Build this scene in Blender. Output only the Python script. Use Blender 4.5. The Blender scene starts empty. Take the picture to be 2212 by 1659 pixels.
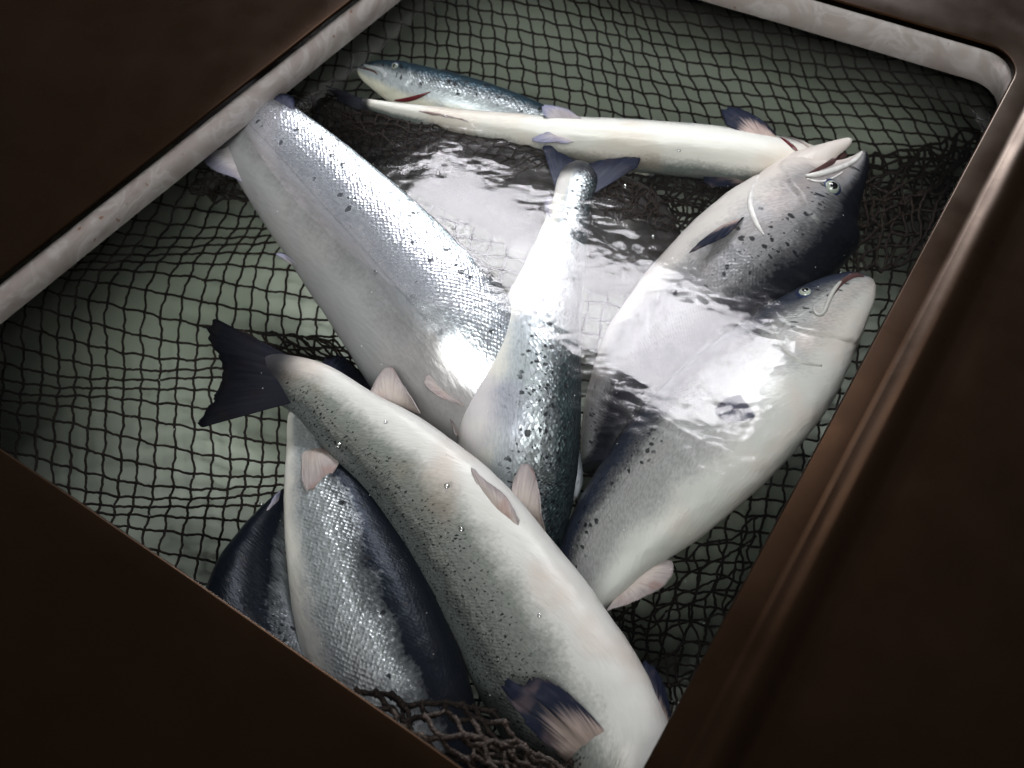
import bpy, math, random
from mathutils import Vector, Matrix, noise
from mathutils.bvhtree import BVHTree
random.seed(7)
S = bpy.context.scene
COL = S.collection
# ------------------------------------------------------------------ camera
FPX = 2458.0                       # focal length in layout pixels (layout is 2212 x 1659)
TILT = math.radians(30)
cam_d = bpy.data.cameras.new('camera'); cam = bpy.data.objects.new('camera', cam_d); COL.objects.link(cam)
cam.location = (0, -1.6*math.sin(TILT), 1.6*math.cos(TILT)); cam.rotation_euler = (TILT, 0, 0)
cam_d.sensor_width = 36; cam_d.lens = 36*FPX/2212; cam_d.clip_start = 0.05; cam_d.clip_end = 50
cam_d.dof.use_dof = True; cam_d.dof.focus_distance = 1.66; cam_d.dof.aperture_fstop = 4.0
S.camera = cam
S.cycles.sampling_pattern = 'TABULATED_SOBOL'; S.cycles.sample_clamp_indirect = 6.0
CP = Vector(cam.location)
AX = Vector((0, math.sin(TILT), -math.cos(TILT))); UP = Vector((0, math.cos(TILT), math.sin(TILT))); RT = Vector((1, 0, 0))
def ray(x, y): return RT*((x-1106)/FPX) + UP*((829.5-y)/FPX) + AX
def P(x, y, z):
    d = ray(x, y); return CP + d*((z-CP.z)/d.z)
# ------------------------------------------------------------------ light
S.view_settings.view_transform = 'Standard'; S.view_settings.look = 'None'
S.view_settings.exposure = 0.0; S.view_settings.gamma = 1.0; S.view_settings.use_curve_mapping = False
W = bpy.data.worlds.new('World'); S.world = W; W.use_nodes = True
wb = W.node_tree.nodes['Background']; wb.inputs[0].default_value = (0.92, 0.96, 1.0, 1); wb.inputs[1].default_value = 0.09
def mirror_at(x, y, zl):
    p = P(x, y, 0); d = ray(x, y); d = Vector((d.x, d.y, -d.z)); return p + d*(zl/d.z)
def area(name, c, xdir, sx, sy, radiance, col, aim=None, spread=math.pi):
    l = bpy.data.lights.new(name, 'AREA'); l.shape = 'RECTANGLE'; l.size = sx; l.size_y = sy
    l.energy = radiance*math.pi*sx*sy; l.color = col; l.spread = spread
    o = bpy.data.objects.new(name, l); COL.objects.link(o)
    zax = Vector((0, 0, 1)) if aim is None else (Vector(c)-Vector(aim)).normalized()
    xd = Vector(xdir); xd = (xd - zax*xd.dot(zax)).normalized(); yd = zax.cross(xd)
    o.matrix_world = Matrix.Translation(c) @ Matrix((xd, yd, zax)).transposed().to_4x4()
    return o
ZL = 2.6
a0, a1 = mirror_at(890, 400, ZL), mirror_at(1640, 850, ZL)
b0, b1 = mirror_at(1265+62, 625-103, ZL), mirror_at(1265-62, 625+103, ZL)
area('roof_opening_lamp', (a0+a1)/2, a1-a0, (a1-a0).length, (b1-b0).length*0.92, 40.0, (0.965, 0.945, 1.0))
area('added_overhead_fill', (-0.35, -1.35, 2.5), (1, 0, 0), 2.2, 1.2, 1.5, (1.0, 1.0, 0.97), aim=(0.05, 1.05, -0.3), spread=math.radians(56))  # added fill from behind the camera, lifts the upper net and floor
c0, c1 = mirror_at(1070, 530, ZL), mirror_at(1250, 630, ZL)
area('added_core_highlight', (c0+c1)/2-Vector((0, 0, 0.02)), c1-c0, (c1-c0).length, 0.14, 12.0, (1.0, 0.985, 1.0))  # added small source inside the glare, boosts the silver fish's highlight
area('added_far_light', (1.05, 5.3, 2.7), (1, -0.15, 0), 2.0, 0.8, 200.0, (0.95, 0.975, 1.0), aim=(-0.1, 0.3, 0))  # added unseen source, brightens fish A's back; its reflection falls behind the lid
# ------------------------------------------------------------------ helpers
def link(name, me, mat=None, parent=None, smooth=True):
    o = bpy.data.objects.new(name, me); COL.objects.link(o)
    if mat: me.materials.append(mat)
    if parent: o.parent = parent
    if smooth:
        for p in me.polygons: p.use_smooth = True
    return o
def mesh(name, vs, fs):
    me = bpy.data.meshes.new(name); me.from_pydata([tuple(v) for v in vs], [], fs); me.update(); return me
def tag(o, label=None, cat=None, group=None, kind=None):
    for k, v in (('label', label), ('category', cat), ('group', group), ('kind', kind)):
        if v: o[k] = v
    return o
def empty(name, loc=(0, 0, 0)):
    o = bpy.data.objects.new(name, None); COL.objects.link(o); o.location = loc
    o.empty_display_size = 0.05; return o
class NT:
    def __init__(s, name):
        s.m = bpy.data.materials.new(name); s.m.use_nodes = True; s.t = s.m.node_tree; s.t.nodes.clear()
        s.out = s.n('ShaderNodeOutputMaterial')
    def n(s, typ, **kw):
        x = s.t.nodes.new(typ)
        for k, v in kw.items(): setattr(x, k, v)
        return x
    def set(s, node, **kw):
        for k, v in kw.items():
            inp = node.inputs[k.replace('_', ' ')]
            if hasattr(v, 'is_output') or isinstance(v, bpy.types.NodeSocket): s.t.links.new(v, inp)
            else: inp.default_value = v
        return node
    def l(s, a, b): s.t.links.new(a, b)
    def math(s, op, a, b=0.0, c=0.0, clamp=False):
        x = s.n('ShaderNodeMath', operation=op); x.use_clamp = clamp
        for i, v in enumerate((a, b, c)):
            if isinstance(v, bpy.types.NodeSocket): s.l(v, x.inputs[i])
            else: x.inputs[i].default_value = v
        return x.outputs[0]
    def attr(s, name): return s.n('ShaderNodeAttribute', attribute_name=name).outputs['Fac']
    def noise(s, vec, scale, detail=3, rough=0.5):
        x = s.n('ShaderNodeTexNoise'); x.inputs['Scale'].default_value = scale
        x.inputs['Detail'].default_value = detail; x.inputs['Roughness'].default_value = rough
        if vec: s.l(vec, x.inputs['Vector'])
        return x.outputs['Fac']
    def ramp(s, fac, stops, interp='LINEAR'):
        x = s.n('ShaderNodeValToRGB'); x.color_ramp.interpolation = interp; e = x.color_ramp.elements
        while len(e) < len(stops): e.new(0.5)
        for k, (p, c) in enumerate(stops):
            e[k].position = p; e[k].color = (*c, 1) if len(c) == 3 else c
        s.l(fac, x.inputs[0]); return x.outputs[0]
    def mix(s, fac, a, b, typ='MIX'):
        x = s.n('ShaderNodeMix', data_type='RGBA', blend_type=typ)
        for i, v in ((0, fac), (6, a), (7, b)):
            if isinstance(v, bpy.types.NodeSocket): s.l(v, x.inputs[i])
            else: x.inputs[i].default_value = v if i == 0 else (*v, 1)
        return x.outputs[2]
    def smooth(s, v, lo, hi):
        x = s.n('ShaderNodeMapRange', interpolation_type='SMOOTHSTEP')
        s.l(v, x.inputs[0]); x.inputs[1].default_value = lo; x.inputs[2].default_value = hi; return x.outputs[0]
def obj_coord(t): return t.n('ShaderNodeTexCoord').outputs['Object']
# ------------------------------------------------------------------ setting materials
def simple_mat(name, stops, scale, rough=0.5, bump=0.0, spec=0.5, bscale=None, detail=5, metallic=0, stint=(1, 1, 1, 1)):
    t = NT(name); c = obj_coord(t)
    col = t.ramp(t.noise(c, scale, detail, 0.6), stops)
    b = t.n('ShaderNodeBsdfPrincipled'); t.set(b, Base_Color=col, Roughness=rough, Metallic=metallic); b.inputs['Specular IOR Level'].default_value = spec; b.inputs['Specular Tint'].default_value = stint
    if bump:
        bp = t.n('ShaderNodeBump'); bp.inputs['Distance'].default_value = bump
        t.l(t.noise(c, bscale or scale*3, 4), bp.inputs['Height']); t.l(bp.outputs[0], b.inputs['Normal'])
    t.l(b.outputs[0], t.out.inputs[0]); return t.m
def worn(m):
    t = m.node_tree; b = next(n for n in t.nodes if n.type == 'BSDF_PRINCIPLED'); c = t.nodes.new('ShaderNodeTexCoord').outputs['Object']
    n1 = t.nodes.new('ShaderNodeTexNoise'); n1.inputs['Scale'].default_value = 14; n1.inputs['Detail'].default_value = 6; t.links.new(c, n1.inputs['Vector'])
    mr = t.nodes.new('ShaderNodeMapRange'); t.links.new(n1.outputs['Fac'], mr.inputs[0]); mr.inputs[1].default_value = 0.3; mr.inputs[2].default_value = 0.7; mr.inputs[3].default_value = 0.24; mr.inputs[4].default_value = 0.34
    t.links.new(mr.outputs[0], b.inputs['Roughness'])
    return m
M_lid = simple_mat('brown_moulded_plastic', [(0.3, (0.0034, 0.0019, 0.0011)), (0.7, (0.0040, 0.0022, 0.0013))], 3.0, 0.24, 0.0005, 0.055, 9, stint=(1.0, 0.50, 0.24, 1))
worn(M_lid)
M_floor = simple_mat('pale_green_fibreglass', [(0.25, (0.30, 0.33, 0.27)), (0.45, (0.325, 0.358, 0.292)), (0.8, (0.34, 0.372, 0.305))], 6.0, 0.6, 0.002, 0.2, 4)
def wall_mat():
    t = NT('caustic_painted_fibreglass'); c = obj_coord(t)
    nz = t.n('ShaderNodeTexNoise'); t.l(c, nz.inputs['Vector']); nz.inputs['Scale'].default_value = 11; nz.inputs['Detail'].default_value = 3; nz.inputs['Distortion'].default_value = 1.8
    col = t.ramp(nz.outputs['Fac'], [(0.30, (0.22, 0.185, 0.17)), (0.48, (0.26, 0.23, 0.215)), (0.56, (0.32, 0.295, 0.285)), (0.62, (0.27, 0.245, 0.23))])  # blotches paint the rippling light off the water into the wall colour
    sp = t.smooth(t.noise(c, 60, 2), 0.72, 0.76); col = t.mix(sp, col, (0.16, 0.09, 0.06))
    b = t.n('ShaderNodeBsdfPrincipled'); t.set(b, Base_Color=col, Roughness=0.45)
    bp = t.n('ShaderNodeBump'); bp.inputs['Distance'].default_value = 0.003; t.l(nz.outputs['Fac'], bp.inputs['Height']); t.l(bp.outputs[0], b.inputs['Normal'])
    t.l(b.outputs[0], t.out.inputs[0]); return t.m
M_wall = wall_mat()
def water_mat():
    t = NT('water_surface'); c = obj_coord(t)
    mp = t.n('ShaderNodeMapping'); t.l(c, mp.inputs[0]); mp.inputs['Rotation'].default_value = (0, 0, 0.5); mp.inputs['Scale'].default_value = (1, 1.5, 1)
    v = mp.outputs[0]
    h = t.math('ADD', t.math('MULTIPLY', t.noise(v, 7.5, 3, 0.5), 0.0018), t.math('ADD', t.math('MULTIPLY', t.noise(v, 21, 2), 0.00030), t.math('MULTIPLY', t.noise(v, 60, 2), 0.00006)))
    bp = t.n('ShaderNodeBump'); bp.inputs['Strength'].default_value = 1; bp.inputs['Distance'].default_value = 1; t.l(h, bp.inputs['Height'])
    fr = t.n('ShaderNodeFresnel'); fr.inputs['IOR'].default_value = 1.33; t.l(bp.outputs[0], fr.inputs['Normal'])
    gl = t.n('ShaderNodeBsdfGlossy'); gl.inputs['Roughness'].default_value = 0.085; t.l(bp.outputs[0], gl.inputs['Normal'])
    tr = t.n('ShaderNodeBsdfTransparent'); tr.inputs[0].default_value = (0.965, 0.985, 0.975, 1)
    mx = t.n('ShaderNodeMixShader'); t.l(fr.outputs[0], mx.inputs[0]); t.l(tr.outputs[0], mx.inputs[1]); t.l(gl.outputs[0], mx.inputs[2])
    t.l(mx.outputs[0], t.out.inputs[0]); return t.m
M_water = water_mat()
def net_mat():
    t = NT('dark_brown_twine'); c = obj_coord(t)
    col = t.ramp(t.noise(c, 260, 2), [(0.3, (0.007, 0.005, 0.004)), (0.6, (0.020, 0.0145, 0.012)), (0.8, (0.060, 0.043, 0.035))])
    b = t.n('ShaderNodeBsdfPrincipled'); t.set(b, Base_Color=col, Roughness=0.5); b.inputs['Specular IOR Level'].default_value = 0.06
    bp = t.n('ShaderNodeBump'); bp.inputs['Distance'].default_value = 0.002; t.l(t.noise(c, 420, 2), bp.inputs['Height']); t.l(bp.outputs[0], b.inputs['Normal'])
    t.l(b.outputs[0], t.out.inputs[0]); return t.m
M_net = net_mat()
# ------------------------------------------------------------------ setting: tank, water, lid
ZF = -0.34
def grid(name, x0, x1, y0, y1, nx, ny, zf):
    vs = [Vector((x0+(x1-x0)*i/nx, y0+(y1-y0)*j/ny, 0)) for j in range(ny+1) for i in range(nx+1)]
    for v in vs: v.z = zf(v.x, v.y)
    fs = [(j*(nx+1)+i, j*(nx+1)+i+1, (j+1)*(nx+1)+i+1, (j+1)*(nx+1)+i) for j in range(ny) for i in range(nx)]
    return mesh(name, vs, fs)
tag(link('floor', grid('floor', -1.4, 1.4, -1.4, 1.5, 60, 60, lambda x, y: ZF+0.003*noise.noise((x*3, y*3, 0))), M_floor), kind='structure')
tag(link('water', grid('water', -1.39, 1.39, -1.39, 1.49, 100, 100, lambda x, y: 0.0012*noise.noise((x*5, y*5, 3))), M_water), kind='structure')
def tank():
    vs = []; fs = []
    q = [(-1.4, -1.4), (1.4, -1.4), (1.4, 1.5), (-1.4, 1.5)]
    for off, z in ((0, ZF-0.02), (0, 0.06), (0.04, 0.06), (0.04, ZF-0.02)):
        for x, y in q: vs.append((x+(off if x > 0 else -off), y+(off if y > 0 else -off), z))
    for r in range(4):
        for k in range(4):
            a = r*4+k; b = r*4+(k+1) % 4; c = ((r+1) % 4)*4+(k+1) % 4; d = ((r+1) % 4)*4+k; fs.append((a, b, c, d))
    return mesh('tank_wall', vs, fs)
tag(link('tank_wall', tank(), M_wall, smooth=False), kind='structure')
ZT = 0.085
cor = [P(1037, -218, ZT), P(2214, 118, ZT), P(1284, 1855, ZT), P(-250, 797, ZT)]    # clockwise seen from above
rad = [0.03, 0.05, 0.03, 0.03]
def opening():
    """rounded outline with outward normals, as (point, normal)"""
    out = []
    for k in range(4):
        p = cor[k]; a = (cor[k-1]-p).normalized(); b = (cor[(k+1) % 4]-p).normalized()
        ang = math.acos(max(-1, min(1, a.dot(b)))); r = rad[k]; dd = r/math.tan(ang/2)
        cen = p + (a+b).normalized()*(r/math.sin(ang/2))
        na = (p+a*dd-cen).normalized(); nb = (p+b*dd-cen).normalized()
        for i in range(9):
            n = na.slerp(nb, i/8); out.append((cen+n*r, n, [0.12, 0.12, 1.0, 0.12][k]*(1-i/8)*0+([0.0, 0.8, 0.0, 0.0][k-1]*(1-i/8)+[0.0, 0.8, 0.0, 0.0][k]*(i/8))))
        q = cor[(k+1) % 4]
        s0 = p+b*dd; L = (q-p).length-dd
        for i in range(1, 40):
            u = i/40; pt = s0.lerp(p+b*(L-0.03), u)
            w = 0.0035*math.sin(u*math.pi)*(1 if k == 2 else 0.3) + 0.0010*noise.noise((u*9, k*3.3, 0))*(1 if k != 1 else .3)
            out.append((pt+nb*w*(1 if k != 2 else -1), nb, [0.0, 0.8, 0.0, 0.0][k]))
    return out
OUT = opening()
def sweep(name, prof, closed=True):
    vs = []; fs = []; n = len(OUT); m = len(prof)
    for (p, nn, wt) in OUT:
        for (o, z) in prof: vs.append(Vector((p.x+nn.x*o, p.y+nn.y*o, (ZT+(z-ZT)*wt if z > ZT and o < 0.15 else z)+0.0008*noise.noise((p.x*3, p.y*3, o*4)))))
    for i in range(n):
        for j in range(m if closed else m-1):
            fs.append((i*m+j, i*m+(j+1) % m, ((i+1) % n)*m+(j+1) % m, ((i+1) % n)*m+j))
    return mesh(name, vs, fs)
lid = empty('tank_lid', (0, 0, 0)); tag(lid, 'dark brown moulded lid framing the four-sided opening over the tank', 'lid')
def arc(cx, cz, r, a0, a1, n=4): return [(cx+r*math.cos(math.radians(a0+(a1-a0)*i/n)), cz+r*math.sin(math.radians(a0+(a1-a0)*i/n))) for i in range(n+1)]
prof = [(0.0, ZT-0.012), (0.0, ZT-0.004)] + arc(0.004, ZT-0.004, 0.004, 180, 90) + [(0.033, ZT+0.002)]
prof += [(0.033+0.062*q/12, ZT+0.0135*math.sin(math.pi*q/12)**1.3) for q in range(1, 12)] + [(0.097, ZT), (0.12, ZT)]
prof += [(0.2, ZT), (0.27, ZT), (0.33, ZT), (0.5, ZT+0.0), (1.6, ZT), (1.6, ZT-0.012)]
link('plate', sweep('plate', prof), M_lid, lid)
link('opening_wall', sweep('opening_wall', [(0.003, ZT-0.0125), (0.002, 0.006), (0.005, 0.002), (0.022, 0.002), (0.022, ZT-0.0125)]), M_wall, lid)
# ------------------------------------------------------------------ fish
def fish_mat(name, back=(0.012, 0.022, 0.038), flank=(0.62, 0.66, 0.70), belly=(0.74, 0.71, 0.66), metal=0.6, spots=0.5, shift=0.0,
             rough=0.34, spark=0.30, head_r=0.11, tint=(0.55, 0.36, 0.28), tint_amt=0.3, spot_scale=75, backcut=0.85, tail_r=0.02, mr=(0.18, 0.40), spot_shift=0.0, sr=(0.42, 0.70, 0.74, 0.92)):
    t = NT(name); uv = t.n('ShaderNodeUVMap').outputs[0]; d = t.attr('dors'); hd = t.attr('snout'); gl = t.attr('gill'); c = obj_coord(t)
    stretch = t.n('ShaderNodeMapping'); t.l(uv, stretch.inputs[0]); stretch.inputs['Scale'].default_value = (0.35, 1.0, 1)
    n1 = t.math('SUBTRACT', t.noise(c, 16, 4, 0.6), 0.5); n2 = t.math('SUBTRACT', t.noise(uv, 170, 2, 0.6), 0.5)
    dd = t.math('ADD', t.math('ADD', d, shift), t.math('ADD', t.math('MULTIPLY', n1, 0.55), t.math('MULTIPLY', n2, 0.28)))
    f = t.math('MULTIPLY_ADD', dd, 0.5, 0.5, clamp=True)
    mid = tuple((a*0.45+b*0.55)*0.55 for a, b in zip(back, flank))
    col = t.ramp(f, [(0.0, belly), (0.22, belly), (0.38, flank), (0.62, tuple(x*0.9 for x in flank)), (0.71, mid), (0.82, back), (1.0, tuple(x*0.7 for x in back))])
    # warm bruised blush
    bl = t.math('MULTIPLY', t.math('MULTIPLY', t.smooth(t.noise(c, 7, 3), 0.47, 0.64), tint_amt), t.math('SUBTRACT', 1.0, t.smooth(f, 0.45, 0.65))); col = t.mix(bl, col, tint)
    # fine mottling
    mo = t.math('MULTIPLY', t.math('MULTIPLY', t.smooth(t.noise(stretch.outputs[0], 420, 2), 0.40, 0.62), t.smooth(f, 0.15, 0.45)), 0.5); col = t.mix(mo, col, (0.62, 0.62, 0.64), 'MULTIPLY')
    # black spots
    ds = t.n('ShaderNodeVectorMath', operation='ADD'); t.l(uv, ds.inputs[0])
    nv = t.n('ShaderNodeTexNoise'); t.l(uv, nv.inputs['Vector']); nv.inputs['Scale'].default_value = 130
    sc = t.n('ShaderNodeVectorMath', operation='SCALE'); t.l(nv.outputs['Color'], sc.inputs[0]); sc.inputs['Scale'].default_value = 0.008; t.l(sc.outputs[0], ds.inputs[1])
    def spot(scale, r, keep, lo, hi):
        v = t.n('ShaderNodeTexVoronoi'); t.l(ds.outputs[0], v.inputs['Vector']); v.inputs['Scale'].default_value = scale
        sep = t.n('ShaderNodeSeparateColor'); t.l(v.outputs['Color'], sep.inputs[0])
        rr = t.math('MULTIPLY_ADD', sep.outputs[1], r*0.6, r*0.6)
        s = t.math('SUBTRACT', 1.0, t.smooth(t.math('DIVIDE', v.outputs['Distance'], rr), 0.75, 1.15))
        k = t.math('LESS_THAN', sep.outputs[0], keep)
        return t.math('MULTIPLY', t.math('MULTIPLY', s, k), t.smooth(dd, lo-spot_shift, hi-spot_shift))
    sp = t.math('MAXIMUM', spot(spot_scale, 0.33, spots, -0.12, 0.22), spot(spot_scale*1.9, 0.25, spots*0.9, 0.15, 0.5))
    col = t.mix(t.math('MULTIPLY', sp, 0.93), col, (0.006, 0.007, 0.010))
    # lateral line, dark tail root
    ll = t.math('SUBTRACT', 1.0, t.smooth(t.math('ABSOLUTE', t.math('SUBTRACT', d, 0.10)), 0.004, 0.022)); col = t.mix(t.math('MULTIPLY', ll, 0.30), col, tuple(x*0.25 for x in flank))
    tr_ = t.math('ADD', t.attr('tailw'), t.math('MULTIPLY', n1, 0.03)); col = t.mix(t.math('MULTIPLY', t.math('SUBTRACT', 1.0, t.smooth(tr_, tail_r*0.4, tail_r)), 0.95), col, (0.012, 0.013, 0.02))
    # gill slit
    col = t.mix(gl, col, (0.09, 0.008, 0.010))
    head = t.smooth(hd, head_r+0.01, head_r-0.02)
    mt = t.ramp(f, [(0.0, (0.0,)*3), (mr[0], (0.05,)*3), (mr[1], (metal,)*3), (0.75, (metal*0.9,)*3), (0.95, (0.25,)*3)])
    mt = t.math('MULTIPLY', mt, t.math('MULTIPLY_ADD', head, -0.65, 1.0)); mt = t.math('MULTIPLY', mt, t.math('SUBTRACT', 1.0, sp))
    # scales: every scale is a facet of its own
    v = t.n('ShaderNodeTexVoronoi'); mp = t.n('ShaderNodeMapping'); t.l(uv, mp.inputs[0]); mp.inputs['Scale'].default_value = (0.8, 1.15, 1); t.l(mp.outputs[0], v.inputs['Vector'])
    v.inputs['Scale'].default_value = 215; v.inputs['Randomness'].default_value = 0.42; mp.inputs['Rotation'].default_value = (0, 0, 0.785)
    amt = t.math('MULTIPLY', t.math('MULTIPLY', t.smooth(f, sr[0], sr[1]), t.math('MULTIPLY_ADD', t.smooth(f, sr[2], sr[3]), -backcut, 1.0)), t.math('MULTIPLY_ADD', head, -0.9, 1.0))
    cs = t.n('ShaderNodeVectorMath', operation='SUBTRACT'); t.l(v.outputs['Color'], cs.inputs[0]); cs.inputs[1].default_value = (0.5, 0.5, 0.5)
    ss = t.n('ShaderNodeVectorMath', operation='SCALE'); t.l(cs.outputs[0], ss.inputs[0]); t.l(t.math('MULTIPLY', amt, spark*2), ss.inputs['Scale'])
    bp = t.n('ShaderNodeBump'); bp.inputs['Distance'].default_value = 0.0016; bp.inputs['Strength'].default_value = 0.8
    hh = t.math('ADD', t.math('MULTIPLY', v.outputs['Distance'], amt), t.math('MULTIPLY', t.noise(stretch.outputs[0], 160, 3), 0.45)); t.l(hh, bp.inputs['Height'])
    ad = t.n('ShaderNodeVectorMath', operation='ADD'); t.l(bp.outputs[0], ad.inputs[0]); t.l(ss.outputs[0], ad.inputs[1])
    nm = t.n('ShaderNodeVectorMath', operation='NORMALIZE'); t.l(ad.outputs[0], nm.inputs[0])
    b = t.n('ShaderNodeBsdfPrincipled'); t.set(b, Base_Color=col, Metallic=mt, Roughness=rough, Normal=nm.outputs[0]); b.inputs['Specular IOR Level'].default_value = 0.15
    t.l(b.outputs[0], t.out.inputs[0]); return t.m
def fin_mat(name, base, tip, stain=(0.45, 0.22, 0.18), alpha=0.9, lo=0.25, hi=0.95):
    t = NT(name); uv = t.n('ShaderNodeUVMap').outputs[0]
    sp = t.n('ShaderNodeSeparateXYZ'); t.l(uv, sp.inputs[0]); c = obj_coord(t)
    mp = t.n('ShaderNodeMapping'); t.l(uv, mp.inputs[0]); mp.inputs['Scale'].default_value = (26, 1.6, 1)
    ry = t.noise(mp.outputs[0], 1.0, 3, 0.6)
    f = t.math('ADD', sp.outputs[1], t.math('MULTIPLY', t.math('SUBTRACT', ry, 0.5), 0.7))
    col = t.mix(t.smooth(f, lo, hi), base, tip)
    col = t.mix(t.math('MULTIPLY', t.smooth(t.noise(c, 30, 2), 0.5, 0.7), 0.4), col, stain)
    col = t.mix(t.math('MULTIPLY', t.smooth(ry, 0.45, 0.7), 0.18), col, tuple(x*0.35 for x in tip))
    b = t.n('ShaderNodeBsdfPrincipled'); t.set(b, Base_Color=col, Roughness=0.4); b.inputs['Specular IOR Level'].default_value = 0.05
    bp = t.n('ShaderNodeBump'); bp.inputs['Distance'].default_value = 0.0005; t.l(ry, bp.inputs['Height']); t.l(bp.outputs[0], b.inputs['Normal'])
    tl = t.n('ShaderNodeBsdfTranslucent'); t.l(col, tl.inputs[0]); m1 = t.n('ShaderNodeMixShader'); m1.inputs[0].default_value = 0.25
    t.l(b.outputs[0], m1.inputs[1]); t.l(tl.outputs[0], m1.inputs[2])
    if alpha < 1:
        tr = t.n('ShaderNodeBsdfTransparent'); m2 = t.n('ShaderNodeMixShader'); m2.inputs[0].default_value = alpha
        t.l(tr.outputs[0], m2.inputs[1]); t.l(m1.outputs[0], m2.inputs[2]); t.l(m2.outputs[0], t.out.inputs[0])
    else: t.l(m1.outputs[0], t.out.inputs[0])
    return t.m
F_pale = fin_mat('pale_pink_fin', (0.66, 0.57, 0.53), (0.46, 0.40, 0.40), alpha=0.85)
F_dark = fin_mat('dark_tail_fin', (0.016, 0.016, 0.024), (0.003, 0.0035, 0.006), (0.012, 0.009, 0.009), 1.0)
F_blue = fin_mat('dark_blue_fin', (0.07, 0.075, 0.11), (0.012, 0.016, 0.034), (0.05, 0.04, 0.05), 0.95)
F_pect = fin_mat('pink_to_black_fin', (0.62, 0.48, 0.44), (0.018, 0.022, 0.042), (0.20, 0.14, 0.14), 0.97, 0.2, 0.62)
F_lilac = fin_mat('lilac_fin', (0.55, 0.50, 0.52), (0.30, 0.30, 0.42), (0.30, 0.25, 0.30), 0.9)
def flat(name, col, rough=0.3, coat=0.0):
    t = NT(name); b = t.n('ShaderNodeBsdfPrincipled'); t.set(b, Roughness=rough); b.inputs['Coat Weight'].default_value = coat
    c = obj_coord(t); t.l(t.ramp(t.noise(c, 90, 3), [(0.3, tuple(x*0.75 for x in col)), (0.7, col)]), b.inputs['Base Color'])
    t.l(b.outputs[0], t.out.inputs[0]); return t.m
E_iris = flat('silver_iris', (0.34, 0.37, 0.32), 0.25, 1.0); E_pupil = flat('black_pupil', (0.004, 0.004, 0.005), 0.08, 1.0); E_ring = flat('dark_blue_eyelid', (0.015, 0.025, 0.08), 0.3)
M_mouth = flat('mouth_lining', (0.075, 0.035, 0.035), 0.3); M_lip2 = flat('grey_jaw_skin', (0.40, 0.39, 0.37), 0.35); M_lip = flat('pale_jaw_skin', (0.72, 0.69, 0.68), 0.35)
def cr(p0, p1, p2, p3, t):
    return 0.5*((2*p1)+(-p0+p2)*t+(2*p0-5*p1+4*p2-p3)*t*t+(-p0+3*p1-3*p2+p3)*t*t*t)
def sample(pts, n):
    m = len(pts); out = []
    L = [0]
    for a, b in zip(pts, pts[1:]): L.append(L[-1]+math.hypot(b[0]-a[0], b[1]-a[1])+1e-6)
    for k in range(n+1):
        s = L[-1]*k/n; i = 0
        while i < m-2 and L[i+1] < s: i += 1
        t = (s-L[i])/(L[i+1]-L[i]); t = max(0, min(1, t))
        g = lambda q: pts[max(0, min(m-1, q))]
        out.append([cr(a, b, c, d, t) for a, b, c, d in zip(g(i-1), g(i), g(i+1), g(i+2))])
    return out
ALL = {}
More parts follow.
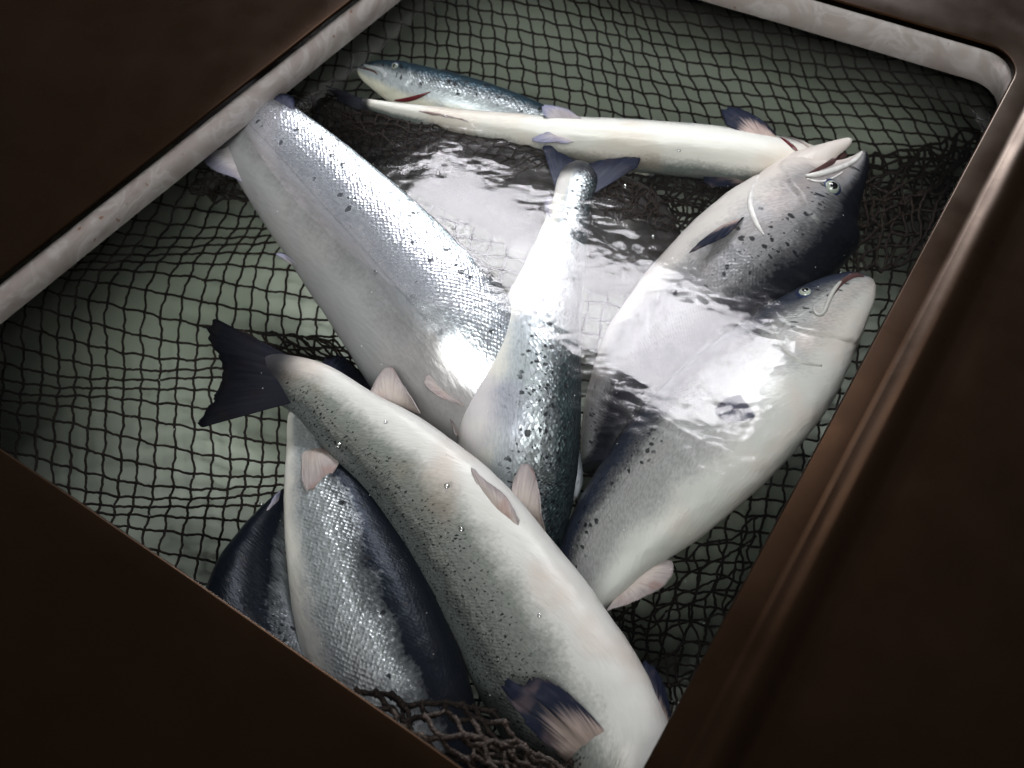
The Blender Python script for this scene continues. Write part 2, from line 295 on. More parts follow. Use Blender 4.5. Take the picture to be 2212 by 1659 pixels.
class Fish:
    def __init__(s, mat, pts, k=0.56, gill=None, n=150, na=56, exp=2.15, gill_red=0.0, keel=1.0, seed=0):
        """pts: (x, y, halfwidth px, z, roll degrees) from tail to snout"""
        s.vs = []; s.fs = []; s.at = []; s.uv = []; s.mat = mat; s.pts = pts
        sp = sample(pts, n); C = [P(a[0], a[1], a[3]) for a in sp]; s.C = C
        length = [0]
        for a, b in zip(C, C[1:]): length.append(length[-1]+(b-a).length)
        Lt = length[-1]
        for i, a in enumerate(sp):
            t = (C[min(n, i+1)]-C[max(0, i-1)]).normalized(); view = (CP-C[i]).normalized()
            nn = (view-t*view.dot(t)).normalized(); ss = t.cross(nn)
            dep = (C[i]-CP).dot(AX); w = max(0.5, a[2])*dep/FPX; phi = math.radians(a[4])
            kk = k*(0.8+0.2*min(1, length[i]/(0.25*Lt)))
            H = w/math.sqrt(math.cos(phi)**2+(kk*math.sin(phi))**2)
            d = ss*math.cos(phi)+nn*math.sin(phi); e = t.cross(d); sn = Lt-length[i]
            for j in range(na):
                th = 2*math.pi*j/na; c0, s0 = math.cos(th), math.sin(th)
                r = (abs(c0)**exp+abs(s0)**exp)**(-1/exp)
                g = 0
                if gill:
                    edge = gill-0.030*(abs(s0)**1.5)*-1 - 0.035*max(0, -c0)
                    x = (sn-edge)
                    if x < 0: r *= 1+0.075*math.exp(x/0.035)*abs(s0)**0.5
                    g = math.exp(-((x-0.003)/0.0035)**2)*abs(s0)**0.6*gill_red
                    # cheek crease
                    x2 = sn-edge*0.66; r *= 1-0.018*math.exp(-(x2/0.004)**2)*abs(s0)
                r *= 1+0.016*noise.noise((length[i]*14+seed, c0*1.5, s0*1.5))+0.010*noise.noise((length[i]*45+seed, c0*4, s0*4))
                kl = 1.0-0.20*max(0, -c0)**1.5*keel
                s.vs.append(C[i]+d*(H*c0*r)+e*(H*kk*s0*r*kl)); s.at.append((c0, sn, g, length[i])); s.uv.append((length[i]+seed, th*H*0.78))
        m = n+1
        for i in range(n):
            for j in range(na): s.fs.append((i*na+j, i*na+(j+1) % na, (i+1)*na+(j+1) % na, (i+1)*na+j))
        for base, i in ((0, 0), (n*na, n)):
            s.vs.append(C[i]); s.at.append((0, s.at[base][1], 0, s.at[base][3])); s.uv.append((0, 0)); q = len(s.vs)-1
            for j in range(na): s.fs.append((base+(j+1) % na, base+j, q) if i == 0 else (base+j, base+(j+1) % na, q))
        s.bvh = BVHTree.FromPolygons(s.vs, s.fs)
    def lobe(s, pts, dors, k=0.7, n=40, na=28):
        """an extra jaw lobe fused into the body skin"""
        sp = sample(pts, n); C = [P(a[0], a[1], a[3]) for a in sp]; b0 = len(s.vs)
        for i, a in enumerate(sp):
            t = (C[min(n, i+1)]-C[max(0, i-1)]).normalized(); view = (CP-C[i]).normalized(); nn = (view-t*view.dot(t)).normalized(); ss = t.cross(nn)
            w = max(0.4, a[2])*(C[i]-CP).dot(AX)/FPX
            for j in range(na):
                th = 2*math.pi*j/na
                s.vs.append(C[i]+ss*(w*math.cos(th))+nn*(w*k*math.sin(th)))
                s.at.append((dors(math.cos(th), i/n), 0.05, 0, 1.0)); s.uv.append((i*0.003, th*w))
        for i in range(n):
            for j in range(na): s.fs.append((b0+i*na+j, b0+i*na+(j+1) % na, b0+(i+1)*na+(j+1) % na, b0+(i+1)*na+j))
        s.vs.append(C[-1]); s.at.append((dors(0, 1), 0.0, 0, 1.0)); s.uv.append((0, 0)); q = len(s.vs)-1; bb = b0+n*na
        for j in range(na): s.fs.append((bb+j, bb+(j+1) % na, q))
        s.bvh = BVHTree.FromPolygons(s.vs, s.fs)
    def build(s, label, gp='salmon lying in the net'):
        me = mesh('salmon', s.vs, s.fs)
        for nm, k in (('dors', 0), ('snout', 1), ('gill', 2), ('tailw', 3)):
            a = me.attributes.new(nm, 'FLOAT', 'POINT')
            for i, v in enumerate(s.at): a.data[i].value = v[k]
        uvl = me.uv_layers.new(name='UVMap')
        for p in me.polygons:
            idx = [me.loops[l].vertex_index for l in p.loop_indices]
            vv = [s.uv[i][1] for i in idx]; wrap = max(vv)-min(vv) > 0.05
            for l, i in zip(p.loop_indices, idx):
                u, v = s.uv[i]
                if wrap and v < 0.02: v = max(vv)
                uvl.data[l].uv = (u, v)
        s.o = link('salmon', me, s.mat); tag(s.o, label, 'fish', gp); return s.o
    def hit(s, x, y, z=None):
        d = ray(x, y).normalized(); h = s.bvh.ray_cast(CP, d)
        if h[0] is not None: return h[0], h[1]
        if z is None:
            best = min(s.C, key=lambda c: (c-(CP+d*(c-CP).dot(d))).length); z = best.z
        return P(x, y, z), Vector((0, 0, 1))
    def fin(s, name, mat, p0, p1, outer, lift=0.0, rag=0.04, z=None, bow=0.004, sink=0.009, label=None, nt=40, nr=12, seed=0):
        a, _ = s.hit(*p0, z); b, _ = s.hit(*p1, z)
        d0 = ray(*p0).normalized()*sink; a = a+d0; b = b+d0
        zb = (a.z+b.z)/2; os = sample([(x, y, 0) for x, y in outer], nt); vs = []; uv = []
        for i in range(nt+1):
            t = i/nt; ba = a.lerp(b, t); tp = P(os[i][0], os[i][1], zb+lift)
            rr = 1+rag*(noise.noise((t*17+seed, seed, 0))*1.2+0.6*noise.noise((t*41+seed, 3, 0)))
            for j in range(nr+1):
                u = j/nr*rr; p = ba.lerp(tp, u)
                p = p+Vector((0, 0, 1))*(bow*math.sin(math.pi*min(1, u))*math.sin(t*math.pi)*1.5 + 0.0004*math.sin(t*46+seed)*min(1, u*1.4) + 0.004*noise.noise((t*3+seed, u*2, 5))*u)
                vs.append(p); uv.append((t, j/nr))
        fs = [(i*(nr+1)+j, (i+1)*(nr+1)+j, (i+1)*(nr+1)+j+1, i*(nr+1)+j+1) for i in range(nt) for j in range(nr)]
        me = mesh(name, vs, fs); ul = me.uv_layers.new(name='UVMap')
        for l in me.loops: ul.data[l.index].uv = uv[l.vertex_index]
        o = link(name, me, mat, s.o); sm = o.modifiers.new('thickness', 'SOLIDIFY'); sm.thickness = 0.0016; sm.offset = 0
        if label: o['label'] = label
        return o
    def eye(s, x, y, r=0.0085, sink=0.45, look=(0, 0)):
        p, n = s.hit(x, y); n = (n if n.dot(CP-p) > 0 else -n); n = (n+0.4*(CP-p).normalized()+Vector((look[0], look[1], 0))).normalized()
        def ball(nm, rad, cen, mat, par, sq=1.0, seg=24):
            vs = []; fs = []; xd = n.orthogonal().normalized(); yd = n.cross(xd)
            for i in range(13):
                ph = math.pi*i/12
                for j in range(seg):
                    th = 2*math.pi*j/seg; vs.append(cen+(xd*math.cos(th)+yd*math.sin(th))*math.sin(ph)*rad+n*math.cos(ph)*rad*sq)
            fs = [(i*seg+j, (i+1)*seg+j, (i+1)*seg+(j+1) % seg, i*seg+(j+1) % seg) for i in range(12) for j in range(seg)]
            return link(nm, mesh(nm, vs, fs), mat, par)
        e = ball('eye', r, p-n*r*sink, E_iris, s.o, 0.8); ball('pupil', r*0.56, p-n*r*sink+n*r*0.56, E_pupil, e, 0.5)
        ball('eyelid', r*1.36, p-n*r*(sink+0.30), E_ring, e, 0.62)
    def strip(s, name, mat, pts, lift=0.001, k=0.5):
        """a fleshy ridge lying on the skin: (x, y, halfwidth)"""
        sp = sample(pts, 30); C = [s.hit(a[0], a[1])[0]+(CP-s.hit(a[0], a[1])[0]).normalized()*lift for a in sp]
        for _ in range(4): C = [C[0]]+[(C[i-1]+C[i]*2+C[i+1])/4 for i in range(1, len(C)-1)]+[C[-1]]
        vs = []; fs = []; na = 12; n = len(C)
        for i, a in enumerate(sp):
            t = (C[min(n-1, i+1)]-C[max(0, i-1)]).normalized(); view = (CP-C[i]).normalized(); nn = (view-t*view.dot(t)).normalized(); ss = t.cross(nn)
            w = max(0.3, a[2])*(C[i]-CP).dot(AX)/FPX
            for j in range(na):
                th = 2*math.pi*j/na; vs.append(C[i]+ss*(w*math.cos(th))+nn*(w*k*math.sin(th)))
        fs = [(i*na+j, i*na+(j+1) % na, (i+1)*na+(j+1) % na, (i+1)*na+j) for i in range(n-1) for j in range(na)]
        fs += [tuple(range(na-1, -1, -1)), tuple((n-1)*na+j for j in range(na))]
        return link(name, mesh(name, vs, fs), mat, s.o)

# A: big silver fish from under the upper left wall
fa = Fish(fish_mat('silver_skin', metal=0.85, mr=(0.02, 0.36), spots=0.2, spark=0.085, shift=-0.52, flank=(0.64, 0.67, 0.73), belly=(0.32, 0.315, 0.325), tint_amt=0.06, backcut=0.0, rough=0.27, back=(0.10, 0.15, 0.16), spot_shift=0.45, sr=(0.35, 0.55, 0.8, 0.9)),
          [(400, 130, 45, -0.045, 177), (450, 185, 55, -0.04, 177), (520, 255, 82, -0.036, 175), (595, 330, 106, -0.034, 172), (685, 428, 130, -0.037, 170), (795, 550, 152, -0.05, 170),
           (925, 705, 178, -0.076, 172), (1010, 810, 170, -0.1, 174), (1090, 900, 140, -0.13, 177), (1170, 990, 95, -0.16, 177), (1230, 1060, 40, -0.17, 177), (1245, 1075, 8, -0.17, 177)], seed=1, gill=0.17)
fa.build('large bright silver salmon running out from under the wall at upper left')
fa.fin('anal_fin', F_lilac, (505, 310), (528, 398), [(440, 345), (432, 335), (455, 362), (520, 392)], z=-0.06, rag=0.03, lift=-0.005)
fa.fin('adipose_fin', F_blue, (600, 225), (635, 250), [(590, 210), (612, 203), (634, 212), (636, 245)], z=-0.06, rag=0.02, lift=0.0)
fa.fin('pelvic_fin', F_lilac, (640, 578), (690, 622), [(596, 550), (610, 548), (650, 575), (690, 612)], lift=0.006, rag=0.03)
fa.fin('pectoral_fin', F_pale, (1010, 880), (940, 830), [(985, 870), (945, 855), (915, 825), (935, 806), (965, 800)], lift=0.02, rag=0.05)
# B: upright fish in the middle
fb = Fish(fish_mat('spotted_silver_skin', metal=0.45, spots=0.95, spark=0.24, shift=-0.12, backcut=0.0, flank=(0.56, 0.60, 0.63), back=(0.03, 0.045, 0.05), tint=(0.42, 0.36, 0.55), tint_amt=0.3, spot_scale=105, spot_shift=0.22, tail_r=0.05),
          [(1262, 356, 22, -0.03, 168), (1254, 372, 38, -0.028, 168), (1246, 396, 43, -0.028, 168), (1234, 440, 42, -0.03, 168), (1219, 500, 50, -0.035, 166), (1202, 570, 64, -0.038, 164), (1177, 650, 81, -0.044, 162), (1152, 730, 102, -0.050, 162),
           (1138, 820, 117, -0.062, 163), (1122, 930, 130, -0.088, 164), (1113, 1030, 130, -0.135, 164), (1108, 1130, 118, -0.17, 164), (1108, 1230, 90, -0.20, 166), (1110, 1310, 45, -0.22, 166), (1110, 1335, 8, -0.22, 166)], seed=2)
fb.build('upright silver salmon with black spotted back and forked tail in the middle')
fb.fin('tail_fin', F_blue, (1202, 415), (1280, 420), [(1172, 318), (1186, 314), (1215, 330), (1245, 348), (1268, 356), (1300, 348), (1345, 340), (1382, 342), (1376, 362)], z=-0.028, rag=0.05, lift=0.003, seed=3)
fb.fin('anal_fin', F_pale, (990, 948), (1004, 870), [(984, 940), (968, 890), (963, 842), (985, 838), (1004, 845)], rag=0.04, z=-0.10, lift=0.015)
fb.fin('adipose_fin', F_lilac, (1196, 440), (1194, 490), [(1190, 425), (1180, 432), (1178, 450), (1190, 480)], z=-0.03, rag=0.0)
# C: large foreground fish
fc = Fish(fish_mat('pale_belly_skin', metal=0.35, spots=0.7, spark=0.12, shift=0.05, spot_shift=0.25, flank=(0.31, 0.32, 0.295), belly=(0.64, 0.62, 0.60), back=(0.20, 0.22, 0.22), tint=(0.50, 0.33, 0.24), tint_amt=0.30, spot_scale=200, tail_r=0.10),
          [(540, 800, 14, -0.05, -10), (562, 803, 34, -0.05, -10), (588, 810, 47, -0.05, -12), (616, 820, 54, -0.05, -14), (682, 850, 66, -0.052, -18), (765, 920, 82, -0.058, -22), (868, 1000, 103, -0.066, -26), (982, 1125, 130, -0.078, -28), (1078, 1262, 148, -0.088, -28),
           (1168, 1405, 163, -0.094, -30), (1250, 1540, 170, -0.098, -34), (1310, 1660, 160, -0.10, -38), (1370, 1780, 120, -0.10, -40), (1410, 1870, 65, -0.10, -40), (1420, 1905, 8, -0.10, -40)], k=0.6, seed=3, n=200)
fc.build('largest pale salmon lying belly up across the front with a black tail')
fc.fin('tail_fin', F_dark, (650, 782), (640, 868), [(470, 690), (448, 712), (458, 745), (482, 792), (470, 845), (428, 915), (440, 922)], z=-0.05, rag=0.04, lift=0.004, seed=8, nt=60)
fc.fin('anal_fin', F_pale, (800, 855), (906, 893), [(796, 853), (822, 806), (845, 793), (870, 830), (908, 893)], rag=0.03, lift=0.012)
fc.fin('pelvic_fin', F_pale, (1052, 1098), (1118, 1150), [(1024, 1030), (1018, 1010), (1046, 1036), (1090, 1070), (1122, 1125)], lift=0.012, rag=0.03, bow=0.006)
fc.fin('pelvic_fin', F_pale, (1096, 1105), (1180, 1150), [(1110, 1035), (1128, 1004), (1150, 1012), (1164, 1060), (1168, 1110)], lift=0.014, rag=0.03, bow=0.006)
fc.fin('pectoral_fin', F_pect, (1235, 1655), (1335, 1600), [(1160, 1590), (1090, 1500), (1086, 1474), (1104, 1472), (1130, 1480), (1160, 1468), (1205, 1482), (1250, 1520), (1268, 1548)], lift=0.030, rag=0.14, seed=4, nt=60, bow=0.014)
fc.fin('pectoral_fin', F_pect, (1410, 1600), (1440, 1560), [(1380, 1490), (1385, 1440), (1405, 1435), (1430, 1470), (1450, 1545)], lift=-0.01, rag=0.08, z=-0.11)
# D: silver fish with dark back lower left
fd = Fish(fish_mat('bright_flank_skin', metal=0.62, spots=0.08, spark=0.13, shift=0.16, sr=(0.25, 0.45, 0.66, 0.78), flank=(0.60, 0.63, 0.65), back=(0.007, 0.010, 0.017), tint_amt=0.1),
          [(648, 878, 24, -0.12, 180), (658, 915, 40, -0.118, 178), (675, 960, 60, -0.115, 175), (702, 1050, 92, -0.112, 170), (735, 1170, 122, -0.115, 168), (775, 1290, 146, -0.12, 166), (815, 1400, 158, -0.125, 166),
           (858, 1500, 158, -0.13, 166), (905, 1600, 140, -0.13, 166), (955, 1700, 95, -0.13, 166), (980, 1755, 12, -0.13, 166)], seed=4)
fd.build('silver salmon with shiny flank and deep blue back, lower left beside the pale one')
fd.fin('pelvic_fin', F_pale, (652, 950), (722, 972), [(652, 1035), (662, 1058), (690, 1048), (722, 1020), (738, 990)], lift=0.022, rag=0.04, bow=0.010)
fd.fin('pectoral_fin', F_pale, (655, 1400), (700, 1470), [(668, 1352), (690, 1350), (706, 1385), (712, 1460)], lift=0.008, rag=0.04)
fd.fin('tail_fin', F_blue, (650, 880), (668, 905), [(700, 778), (735, 770), (770, 800), (800, 830), (815, 850)], z=-0.16, rag=0.05, lift=-0.02)
# E: dark fish at far lower left
fe = Fish(fish_mat('dark_spotted_skin', metal=0.5, spots=0.5, spark=0.25, shift=0.30, back=(0.008, 0.012, 0.020), tint_amt=0.05),
          [(625, 1060, 12, -0.17, 40), (608, 1100, 34, -0.17, 40), (580, 1175, 66, -0.17, 42), (560, 1260, 98, -0.17, 44), (562, 1350, 118, -0.17, 45), (600, 1450, 125, -0.17, 45), (655, 1550, 100, -0.17, 45), (685, 1630, 10, -0.17, 45)], seed=5)
fe.build('dark blue-backed salmon mostly hidden below the lid edge at lower left')
fe.fin('adipose_fin', F_lilac, (560, 1140), (598, 1095), [(545, 1130), (575, 1100), (592, 1075), (606, 1060)], z=-0.16, rag=0.03, lift=0.0)
# G: belly up fish along the top
fg = Fish(fish_mat('white_belly_skin', metal=0.2, spots=0.1, spark=0.06, shift=0.14, belly=(0.74, 0.72, 0.68), flank=(0.24, 0.265, 0.25), back=(0.03, 0.045, 0.05), tint=(0.6, 0.42, 0.30), tint_amt=0.3),
          [(785, 222, 10, -0.07, -66), (850, 238, 17, -0.07, -66), (930, 254, 25, -0.07, -66), (1000, 268, 32, -0.07, -68), (1100, 285, 42, -0.07, -68), (1200, 300, 50, -0.07, -70), (1350, 312, 56, -0.072, -72), (1500, 325, 58, -0.078, -74),
           (1620, 340, 58, -0.088, -76), (1720, 356, 50, -0.10, -78), (1800, 372, 34, -0.11, -80), (1840, 380, 8, -0.115, -80)], k=0.7, seed=6, gill=0.10, gill_red=0.9)
fg.build('slender white salmon floating belly up along the top')
fg.fin('tail_fin', F_dark, (806, 224), (800, 236), [(722, 190), (700, 186), (722, 204), (735, 220), (765, 236)], z=-0.07, rag=0.04)
fg.fin('anal_fin', F_pale, (960, 256), (1030, 274), [(905, 240), (930, 243), (965, 252), (1010, 262)], lift=0.012, rag=0.03)
fg.fin('pelvic_fin', F_lilac, (1190, 262), (1262, 262), [(1176, 250), (1172, 230), (1200, 228), (1240, 245)], lift=0.008, rag=0.04)
fg.fin('pelvic_fin', F_lilac, (1205, 290), (1250, 306), [(1180, 286), (1150, 300), (1160, 306), (1215, 310)], lift=0.012, rag=0.04)
fg.fin('pectoral_fin', F_pect, (1622, 300), (1680, 300), [(1570, 270), (1560, 240), (1590, 232), (1630, 250), (1672, 285)], z=-0.08, lift=0.006, rag=0.06)
fg.fin('pectoral_fin', F_pect, (1640, 370), (1625, 398), [(1590, 360), (1540, 362), (1522, 380), (1535, 402), (1590, 404)], z=-0.08, lift=0.004, rag=0.06)
fg.strip('gill_slit', flat('gill_red', (0.10, 0.008, 0.012), 0.25), [(1684, 296, 1), (1700, 308, 5), (1714, 320, 5), (1728, 332, 1.5)], 0.001, 0.4)
# H: head at upper left
fh = Fish(fish_mat('blue_grey_skin', metal=0.4, spots=0.6, spark=0.15, shift=0.02, back=(0.02, 0.04, 0.055), flank=(0.38, 0.41, 0.43), belly=(0.62, 0.60, 0.50), tint_amt=0.1, spot_scale=95),
          [(1420, 370, 20, -0.16, -22), (1320, 335, 34, -0.155, -22), (1220, 300, 44, -0.145, -20), (1130, 262, 50, -0.135, -18), (1040, 232, 54, -0.128, -16), (970, 212, 54, -0.122, -14), (910, 195, 52, -0.12, -12), (860, 178, 46, -0.118, -10),
           (820, 163, 34, -0.115, -8), (795, 156, 23, -0.115, -8), (778, 151, 12, -0.115, -8), (772, 150, 3, -0.115, -8)], k=0.62, seed=7, gill=0.078)
fh.build('blue-grey salmon with its head at the upper left, resting behind the white belly')
fh.eye(853, 143, 0.0072, 0.35, (0, -0.4))
fh.strip('jaw', flat('grey_jaw_skin', (0.40, 0.42, 0.44), 0.35), [(786, 140, 2), (800, 145, 4), (822, 152, 5.5), (832, 164, 5), (824, 172, 2)], 0.001)
fh.strip('mouth_line', M_mouth, [(776, 146, 1.2), (792, 149, 2), (808, 154, 2.2), (816, 162, 1)], 0.0008, 0.3)
fh.strip('gill_slit', flat('gill_red', (0.10, 0.008, 0.012), 0.25), [(852, 217, 1.5), (875, 216, 4.5), (900, 210, 4.5), (930, 198, 1)], 0.0015, 0.4)
fh.fin('dorsal_fin', F_dark, (1020, 188), (1060, 206), [(1035, 182), (1062, 184), (1068, 187), (1062, 200)], z=-0.13, rag=0.05)
# J: open-mouthed fish right
fj = Fish(fish_mat('big_spot_skin', metal=0.18, spots=0.62, spark=0.08, shift=0.16, spot_shift=0.32, back=(0.006, 0.007, 0.011), flank=(0.24, 0.235, 0.245), belly=(0.58, 0.54, 0.52), tint_amt=0.15, spot_scale=68, head_r=0.3),
          [(1290, 1010, 35, -0.19, 62), (1310, 930, 55, -0.185, 58), (1345, 850, 78, -0.175, 50), (1400, 770, 108, -0.16, 36), (1475, 700, 132, -0.145, 22), (1555, 625, 146, -0.125, 12), (1640, 548, 148, -0.105, 6),
           (1722, 478, 136, -0.088, 4), (1768, 432, 116, -0.078, 4), (1800, 406, 82, -0.070, 4), (1823, 388, 54, -0.064, 4), (1843, 368, 35, -0.06, 4), (1857, 350, 22, -0.056, 4), (1865, 335, 12, -0.055, 4), (1868, 327, 3, -0.055, 4)], k=0.62, seed=8, gill=0.15, na=72, n=190)
# narrow the snout: upper jaw is the loft's dark end, the lower jaw a lobe of its own
fj.lobe([(1690, 420, 70, -0.08), (1728, 376, 52, -0.066), (1765, 346, 34, -0.052), (1795, 325, 20, -0.044), (1820, 312, 13, -0.04), (1834, 304, 8, -0.038), (1840, 300, 2, -0.037)], lambda c, u: -0.9, k=0.75)
fj.build('open-mouthed salmon with large black spots and white throat, at the right')
fj.eye(1797, 405, 0.0130, 0.10)
fj.strip('mouth_lining', M_mouth, [(1748, 374, 2), (1768, 366, 5), (1790, 356, 8), (1812, 342, 9), (1828, 332, 4)], 0.0, 0.5)
fj.strip('jaw', M_lip, [(1740, 379, 3), (1765, 377, 5.5), (1795, 369, 6), (1825, 358, 5.5), (1848, 345, 5), (1862, 328, 3)], 0.004, 0.7)
fj.strip('jaw', M_lip, [(1743, 386, 1.5), (1768, 392, 2.5), (1792, 388, 2.5), (1820, 372, 1.5)], 0.002, 0.7)
fj.strip('gill_cover', M_lip, [(1640, 378, 1.5), (1628, 403, 4), (1620, 436, 6), (1630, 474, 5.5), (1650, 507, 1.5)], 0.001, 0.45)
fj.fin('pectoral_fin', F_pect, (1570, 480), (1612, 468), [(1515, 520), (1490, 546), (1535, 525), (1575, 505), (1604, 470)], lift=0.015, rag=0.04, bow=0.006)
# K: fish with closed jaws, lower right
fk = Fish(fish_mat('pale_blue_backed_skin', metal=0.22, spots=0.45, spark=0.12, shift=0.12, back=(0.024, 0.030, 0.048), flank=(0.33, 0.33, 0.32), belly=(0.46, 0.455, 0.43), tint_amt=0.2, spot_scale=100, head_r=0.14),
          [(1195, 1400, 30, -0.17, 214), (1222, 1335, 52, -0.165, 214), (1272, 1250, 80, -0.155, 215), (1340, 1150, 112, -0.145, 216), (1432, 1050, 138, -0.13, 218), (1528, 950, 150, -0.115, 220), (1612, 866, 146, -0.10, 222), (1690, 786, 128, -0.088, 214),
           (1755, 712, 100, -0.075, 206), (1805, 662, 76, -0.066, 204), (1842, 632, 54, -0.06, 204), (1868, 616, 34, -0.058, 204), (1884, 608, 12, -0.057, 204)], k=0.62, seed=9, gill=0.14, na=72, n=190)
fk.build('pale salmon with dark blue back and closed jaws, below the open-mouthed one')
fk.eye(1739, 632, 0.0105, 0.15, (0.2, 0.2))
fk.strip('mouth_lining', M_mouth, [(1797, 642, 2), (1806, 624, 5), (1824, 607, 7), (1848, 596, 7.5), (1866, 598, 3)], 0.001, 0.3)
fk.strip('jaw', M_lip2, [(1757, 660, 1.5), (1760, 678, 3), (1775, 681, 4), (1784, 665, 5), (1794, 640, 5), (1810, 615, 4), (1838, 592, 2)], 0.002, 0.7)
fk.strip('gill_cover', M_lip2, [(1668, 700, 2), (1690, 752, 4), (1730, 782, 6), (1775, 790, 3)], 0.0005, 0.4)
fk.fin('pectoral_fin', F_blue, (1615, 848), (1640, 890), [(1565, 862), (1545, 885), (1560, 905), (1600, 912), (1625, 905)], lift=0.01, rag=0.06)
fk.fin('anal_fin', F_pale, (1330, 1290), (1400, 1215), [(1310, 1320), (1370, 1300), (1440, 1260), (1452, 1215), (1405, 1205)], lift=0.004, rag=0.04, z=-0.15)
# L: fish wrapped in the net
fl = Fish(fish_mat('brown_grey_skin', metal=0.4, spots=0.15, spark=0.2, shift=-0.05, back=(0.04, 0.036, 0.034), flank=(0.22, 0.20, 0.19), belly=(0.28, 0.25, 0.235), tint=(0.2, 0.13, 0.1), tint_amt=0.3),
          [(690, 240, 20, -0.17, 120), (760, 275, 45, -0.165, 120), (860, 320, 72, -0.16, 120), (980, 372, 88, -0.16, 120), (1110, 422, 108, -0.165, 120), (1240, 478, 120, -0.17, 120), (1360, 535, 122, -0.18, 120), (1450, 580, 50, -0.20, 120), (1500, 605, 15, -0.21, 120)], k=0.65, seed=10)
fl.build('brownish grey salmon wrapped in the net under the white-bellied one')
BODIES = [fa, fb, fc, fd, fe, fg, fh, fj, fk, fl]
# ------------------------------------------------------------------ the net
net = empty('fishing_net', P(1106, 829, -0.28)); tag(net, 'dark brown knotted fishing net holding the fish', 'net')
def strands(name, node, ni, nj, r, jit=0.12, keep=None, knot=1.7, sub=4, na=5):
    vs = []; fs = []; G = {}
    for i in range(ni+1):
        for j in range(nj+1):
            q = node(i, j)
            if q is not None: G[i, j] = q
    def ringtube(a, b, seed):
        d = b-a; L = d.length
        if L < 1e-5: return
        t = d/L; up = Vector((0.13, 0.2, 1)); x = t.cross(up).normalized(); y = x.cross(t); st = len(vs)
        s1 = noise.noise((seed*1.37, 0.5, 0.2)); s2 = noise.noise((seed*0.91, 7.5, 0.2))
        for k in range(sub+1):
            u = k/sub; w = math.sin(math.pi*u); c = a+d*u+(x*s1*jit*L+y*s2*jit*0.8*L)*w*1.6 + x*(0.05*L*math.sin(2*math.pi*u+seed))*w
            rr = r*(1.0+0.25*noise.noise((seed, k*1.9, 1)))*(1.18 if k in (0, sub) else 1)
            for m in range(na):
                th = 2*math.pi*m/na+k*0.9; vs.append(c+x*(rr*math.cos(th))+y*(rr*math.sin(th)))
        for k in range(sub):
            for m in range(na): fs.append((st+k*na+m, st+k*na+(m+1) % na, st+(k+1)*na+(m+1) % na, st+(k+1)*na+m))
    sd = 0
    for (i, j), p in G.items():
        for q in ((i+1, j), (i, j+1)):
            sd += 1.73
            if q in G and (G[q]-p).length < 0.12: ringtube(p, G[q], sd)
        st = len(vs); kr = r*knot*(0.85+0.3*random.random())
        for dx, dy, dz in ((1, 0, 0), (-1, 0, 0), (0, 1, 0), (0, -1, 0), (0, 0, 1), (0, 0, -1)): vs.append(p+Vector((dx, dy, dz*0.8))*kr)
        for a, b, c in ((0, 2, 4), (2, 1, 4), (1, 3, 4), (3, 0, 4), (2, 0, 5), (1, 2, 5), (3, 1, 5), (0, 3, 5)): fs.append((st+a, st+b, st+c))
    me = mesh(name, vs, fs); me.transform(Matrix.Translation(-Vector(net.location)))
    return link(name, me, M_net, net)
def N(x, y, z=0): return noise.noise((x, y, z))
def main_node(i, j):
    X = -700+i*37.5; Y = -650+j*34.5
    a = math.radians(7); x = 1106+(X-1106)*math.cos(a)-(Y-830)*math.sin(a)*1.0; y = 830+(X-1106)*math.sin(a)+(Y-830)*math.cos(a)
    y = y if y > 600 else 600-(600-y)*0.84
    x = 1106+(x-1106)*(1-0.18*max(0, min(1, (650-y)/500)))
    # upper right: columns lean over and rows sink to the right
    w = max(0, min(1, (x-850)/700))*max(0, min(1, (700-y)/400))
    x += w*((y-330)*0.42); y += w*(x-1500)*0.03
    y += 21*math.sin(y/43+x/330+2.1)*max(0, min(1, (1000-x)/300)) +12*math.sin(x/190)+6*N(x/170, y/170)
    x += 16*math.sin(y/150+0.6)+8*N(x/170, y/190, 9)+ 5*math.sin(x/60)
    # cells under tension are alternately pulled
    x += 2.4*(-1)**(i+j); y += 1.5*(-1)**(i)
    # slack, crumpled at lower right
    c = max(0, min(1, (x-1250)/150))*max(0, min(1, (y-950)/200)); x += c*16*N(x/30, y/30, 2); y += c*16*N(x/28, y/30, 5)
    x += 1.5*N(x/9, y/9, 4); y += 1.5*N(x/9, y/9, 6)
    if x < -220 or x > 2350 or y < -180 or y > 1850: return None
    z = -0.29 + 0.10*max(0, min(1, (420-x)/420)) + 0.09*max(0, min(1, (260-y)/260)) + 0.05*max(0, min(1, (x-1800)/300)) + 0.012*N(x/120, y/120, 8)
    return P(x, y, z)
strands('mesh_panel', main_node, 96, 79, 0.0023, jit=0.035)
def patch(quad, ni, nj, zf, jit, zj, seed):
    def node(i, j):
        u, v = i/ni, j/nj
        x = (quad[0][0]*(1-u)+quad[1][0]*u)*(1-v)+(quad[3][0]*(1-u)+quad[2][0]*u)*v
        y = (quad[0][1]*(1-u)+quad[1][1]*u)*(1-v)+(quad[3][1]*(1-u)+quad[2][1]*u)*v
        x += jit*1.6*N(i*.45+seed, j*.45)+jit*0.7*N(i*1.7, j*1.7, seed); y += jit*1.6*N(i*.45, j*.45+seed, 4)+jit*0.7*N(i*1.7, j*1.7, seed+9)
        return P(x, y, zf(x, y, u, v)+zj*N(i*.8, j*.8, seed+3))
    return node
def over(body, lift, dz):
    def f(x, y, u, v):
        d = ray(x, y).normalized(); h = body.bvh.ray_cast(CP, d)
        return max(h[0].z+lift, dz) if h[0] is not None else dz
    return f
strands('gathered_fold', patch([(625, 185), (1200, 335), (1080, 395), (640, 330)], 24, 6, over(fl, 0.006, -0.165), 9, 0.006, 1), 24, 6, 0.0020, jit=0.12)
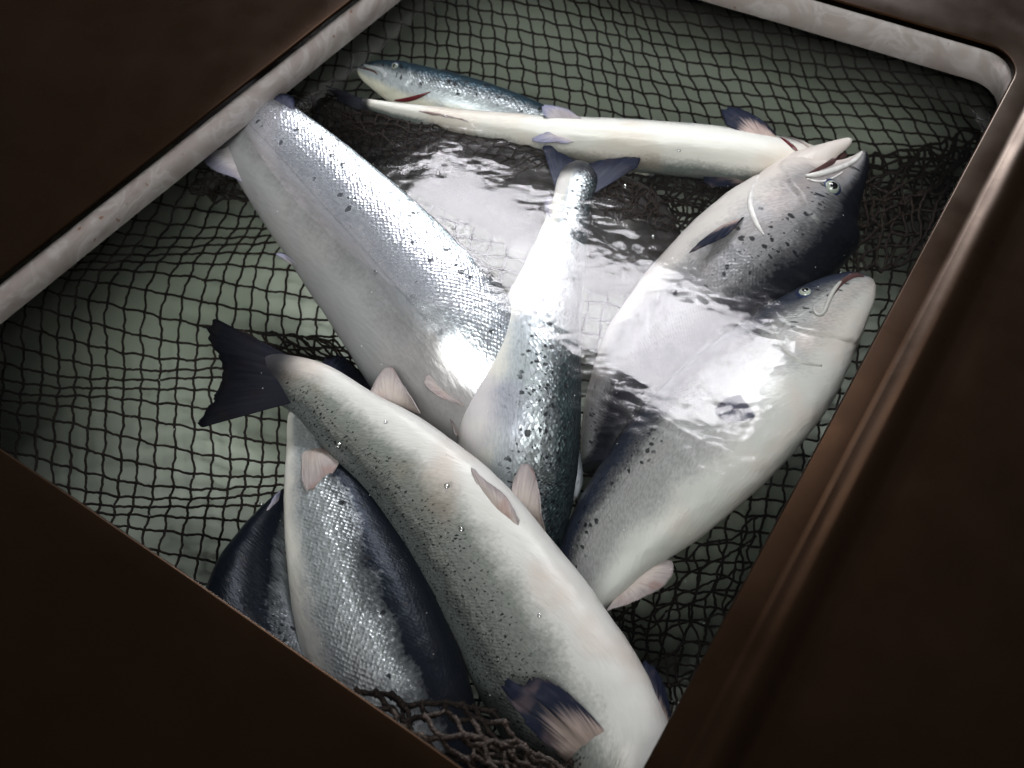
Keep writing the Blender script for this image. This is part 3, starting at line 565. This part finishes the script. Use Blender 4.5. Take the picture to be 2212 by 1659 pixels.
strands('gathered_fold', patch([(640, 200), (960, 285), (900, 370), (700, 330)], 13, 6, over(fl, 0.012, -0.15), 12, 0.01, 21), 13, 6, 0.0026, jit=0.15)
strands('gathered_fold', patch([(1270, 370), (1600, 395), (1500, 520), (1290, 450)], 20, 8, over(fl, 0.006, -0.145), 10, 0.008, 5), 20, 8, 0.0026, jit=0.16)
strands('gathered_fold', patch([(1560, 400), (2160, 280), (2080, 470), (1600, 520)], 24, 7, lambda x, y, u, v: -0.19, 16, 0.02, 6), 24, 7, 0.0032, jit=0.18)
strands('gathered_fold', patch([(1760, 420), (2150, 300), (2010, 560), (1780, 600)], 13, 7, lambda x, y, u, v: -0.16, 20, 0.02, 7), 13, 7, 0.0030, jit=0.2)
strands('gathered_fold', patch([(1240, 1330), (1640, 1120), (1560, 1620), (1360, 1560)], 9, 10, lambda x, y, u, v: -0.25, 18, 0.02, 8), 9, 10, 0.0020, jit=0.22)
strands('gathered_fold', patch([(430, 370), (560, 380), (590, 440), (410, 420)], 9, 5, lambda x, y, u, v: -0.13, 10, 0.01, 12), 9, 5, 0.0023, jit=0.2)
strands('gathered_fold', patch([(440, 705), (720, 735), (830, 840), (640, 800)], 16, 4, lambda x, y, u, v: -0.20, 8, 0.01, 13), 16, 4, 0.0023, jit=0.2)
def pile(x, y, u, v): return 0.006-0.10*max(0, 0.25-v)-0.02*abs(u-0.5)
strands('gathered_fold', patch([(770, 1492), (1060, 1535), (1250, 1760), (880, 1740)], 8, 6, pile, 20, 0.015, 14), 8, 6, 0.0040, jit=0.20, na=7, sub=6)
strands('gathered_fold', patch([(1020, 1590), (1230, 1650), (1260, 1760), (1030, 1700)], 7, 5, lambda x, y, u, v: 0.0, 14, 0.015, 16), 7, 5, 0.0034, jit=0.25, na=7, sub=6)
# ------------------------------------------------------------------ bubbles and specks
def bubble_mat():
    t = NT('bubble_film'); lw = t.n('ShaderNodeFresnel'); lw.inputs[0].default_value = 1.5
    g = t.n('ShaderNodeBsdfGlossy'); g.inputs['Roughness'].default_value = 0.05; tr = t.n('ShaderNodeBsdfTransparent'); tr.inputs[0].default_value = (0.9, 0.9, 0.9, 1)
    m = t.n('ShaderNodeMixShader'); t.l(t.math('MULTIPLY_ADD', lw.outputs[0], 1.4, 0.06, clamp=True), m.inputs[0]); t.l(tr.outputs[0], m.inputs[1]); t.l(g.outputs[0], m.inputs[2]); t.l(m.outputs[0], t.out.inputs[0]); return t.m
M_bub = bubble_mat()
def uvs(cen, r, seg=16, sq=1):
    vs = []; rn = 10
    for i in range(rn+1):
        for j in range(seg): ph = math.pi*i/rn; th = 2*math.pi*j/seg; vs.append(Vector(cen)+Vector((math.sin(ph)*math.cos(th)*r, math.sin(ph)*math.sin(th)*r, math.cos(ph)*r*sq)))
    return vs, [(i*seg+j, (i+1)*seg+j, (i+1)*seg+(j+1) % seg, i*seg+(j+1) % seg) for i in range(rn) for j in range(seg)]
for x, y, r, lab in [(731, 962, 7, 'largest air bubble, between the black-tailed salmon and the blue-backed one'), (965, 1050, 6, 'air bubble floating over the middle of the pale belly-up salmon'),
                (997, 1143, 6, 'air bubble over the pale salmon just below its pelvic fins'), (980, 493, 5, 'air bubble in the white reflection left of the upright tail'), (1410, 512, 5, 'air bubble beside the open-mouthed salmon\'s belly'),
                (812, 587, 4.5, 'air bubble over the middle of the bright silver salmon'), (833, 912, 4, 'air bubble by the small pink fin of the black-tailed salmon'), (1467, 325, 4.5, 'air bubble on the white belly along the top'),
                (565, 1088, 4.5, 'air bubble above the dark salmon at lower left'), (940, 637, 3, 'tiny air bubble on the spotted end of the bright silver salmon'), (1350, 403, 6, 'air bubble beside the forked tail in the middle'), (1165, 1330, 4, 'air bubble over the front salmon\'s lower belly')]:
    q = P(x, y, 0.0); rr = r*0.00065; vs, fs = uvs((0, 0, 0), rr, sq=0.7); o = link('air_bubble', mesh('air_bubble', vs, fs), M_bub); o.location = q; tag(o, lab, 'bubble', 'air bubbles on the water')
vs = []; fs = []
for _ in range(420):
    x = random.uniform(250, 1950); y = random.uniform(250, 1600); r = random.uniform(0.4, 1.5)*0.00055; c = P(x, y, random.uniform(-0.03, -0.002)); b = len(vs)
    a = random.uniform(0, 3.1); u = Vector((math.cos(a), math.sin(a), random.uniform(-.5, .5)))*r*1.6; w = Vector((-math.sin(a), math.cos(a), random.uniform(-.5, .5)))*r*0.7; h = Vector((0, 0, r*0.4))
    vs += [c+u, c+w, c-u, c-w, c+h, c-h]; fs += [(b, b+1, b+4), (b+1, b+2, b+4), (b+2, b+3, b+4), (b+3, b, b+4), (b+1, b, b+5), (b+2, b+1, b+5), (b+3, b+2, b+5), (b, b+3, b+5)]
tag(link('loose_scales', mesh('loose_scales', vs, fs), flat('loose_scale_white', (0.75, 0.75, 0.72), 0.2), smooth=False), 'tiny loose scales and specks drifting in the water', 'scales', kind='stuff')
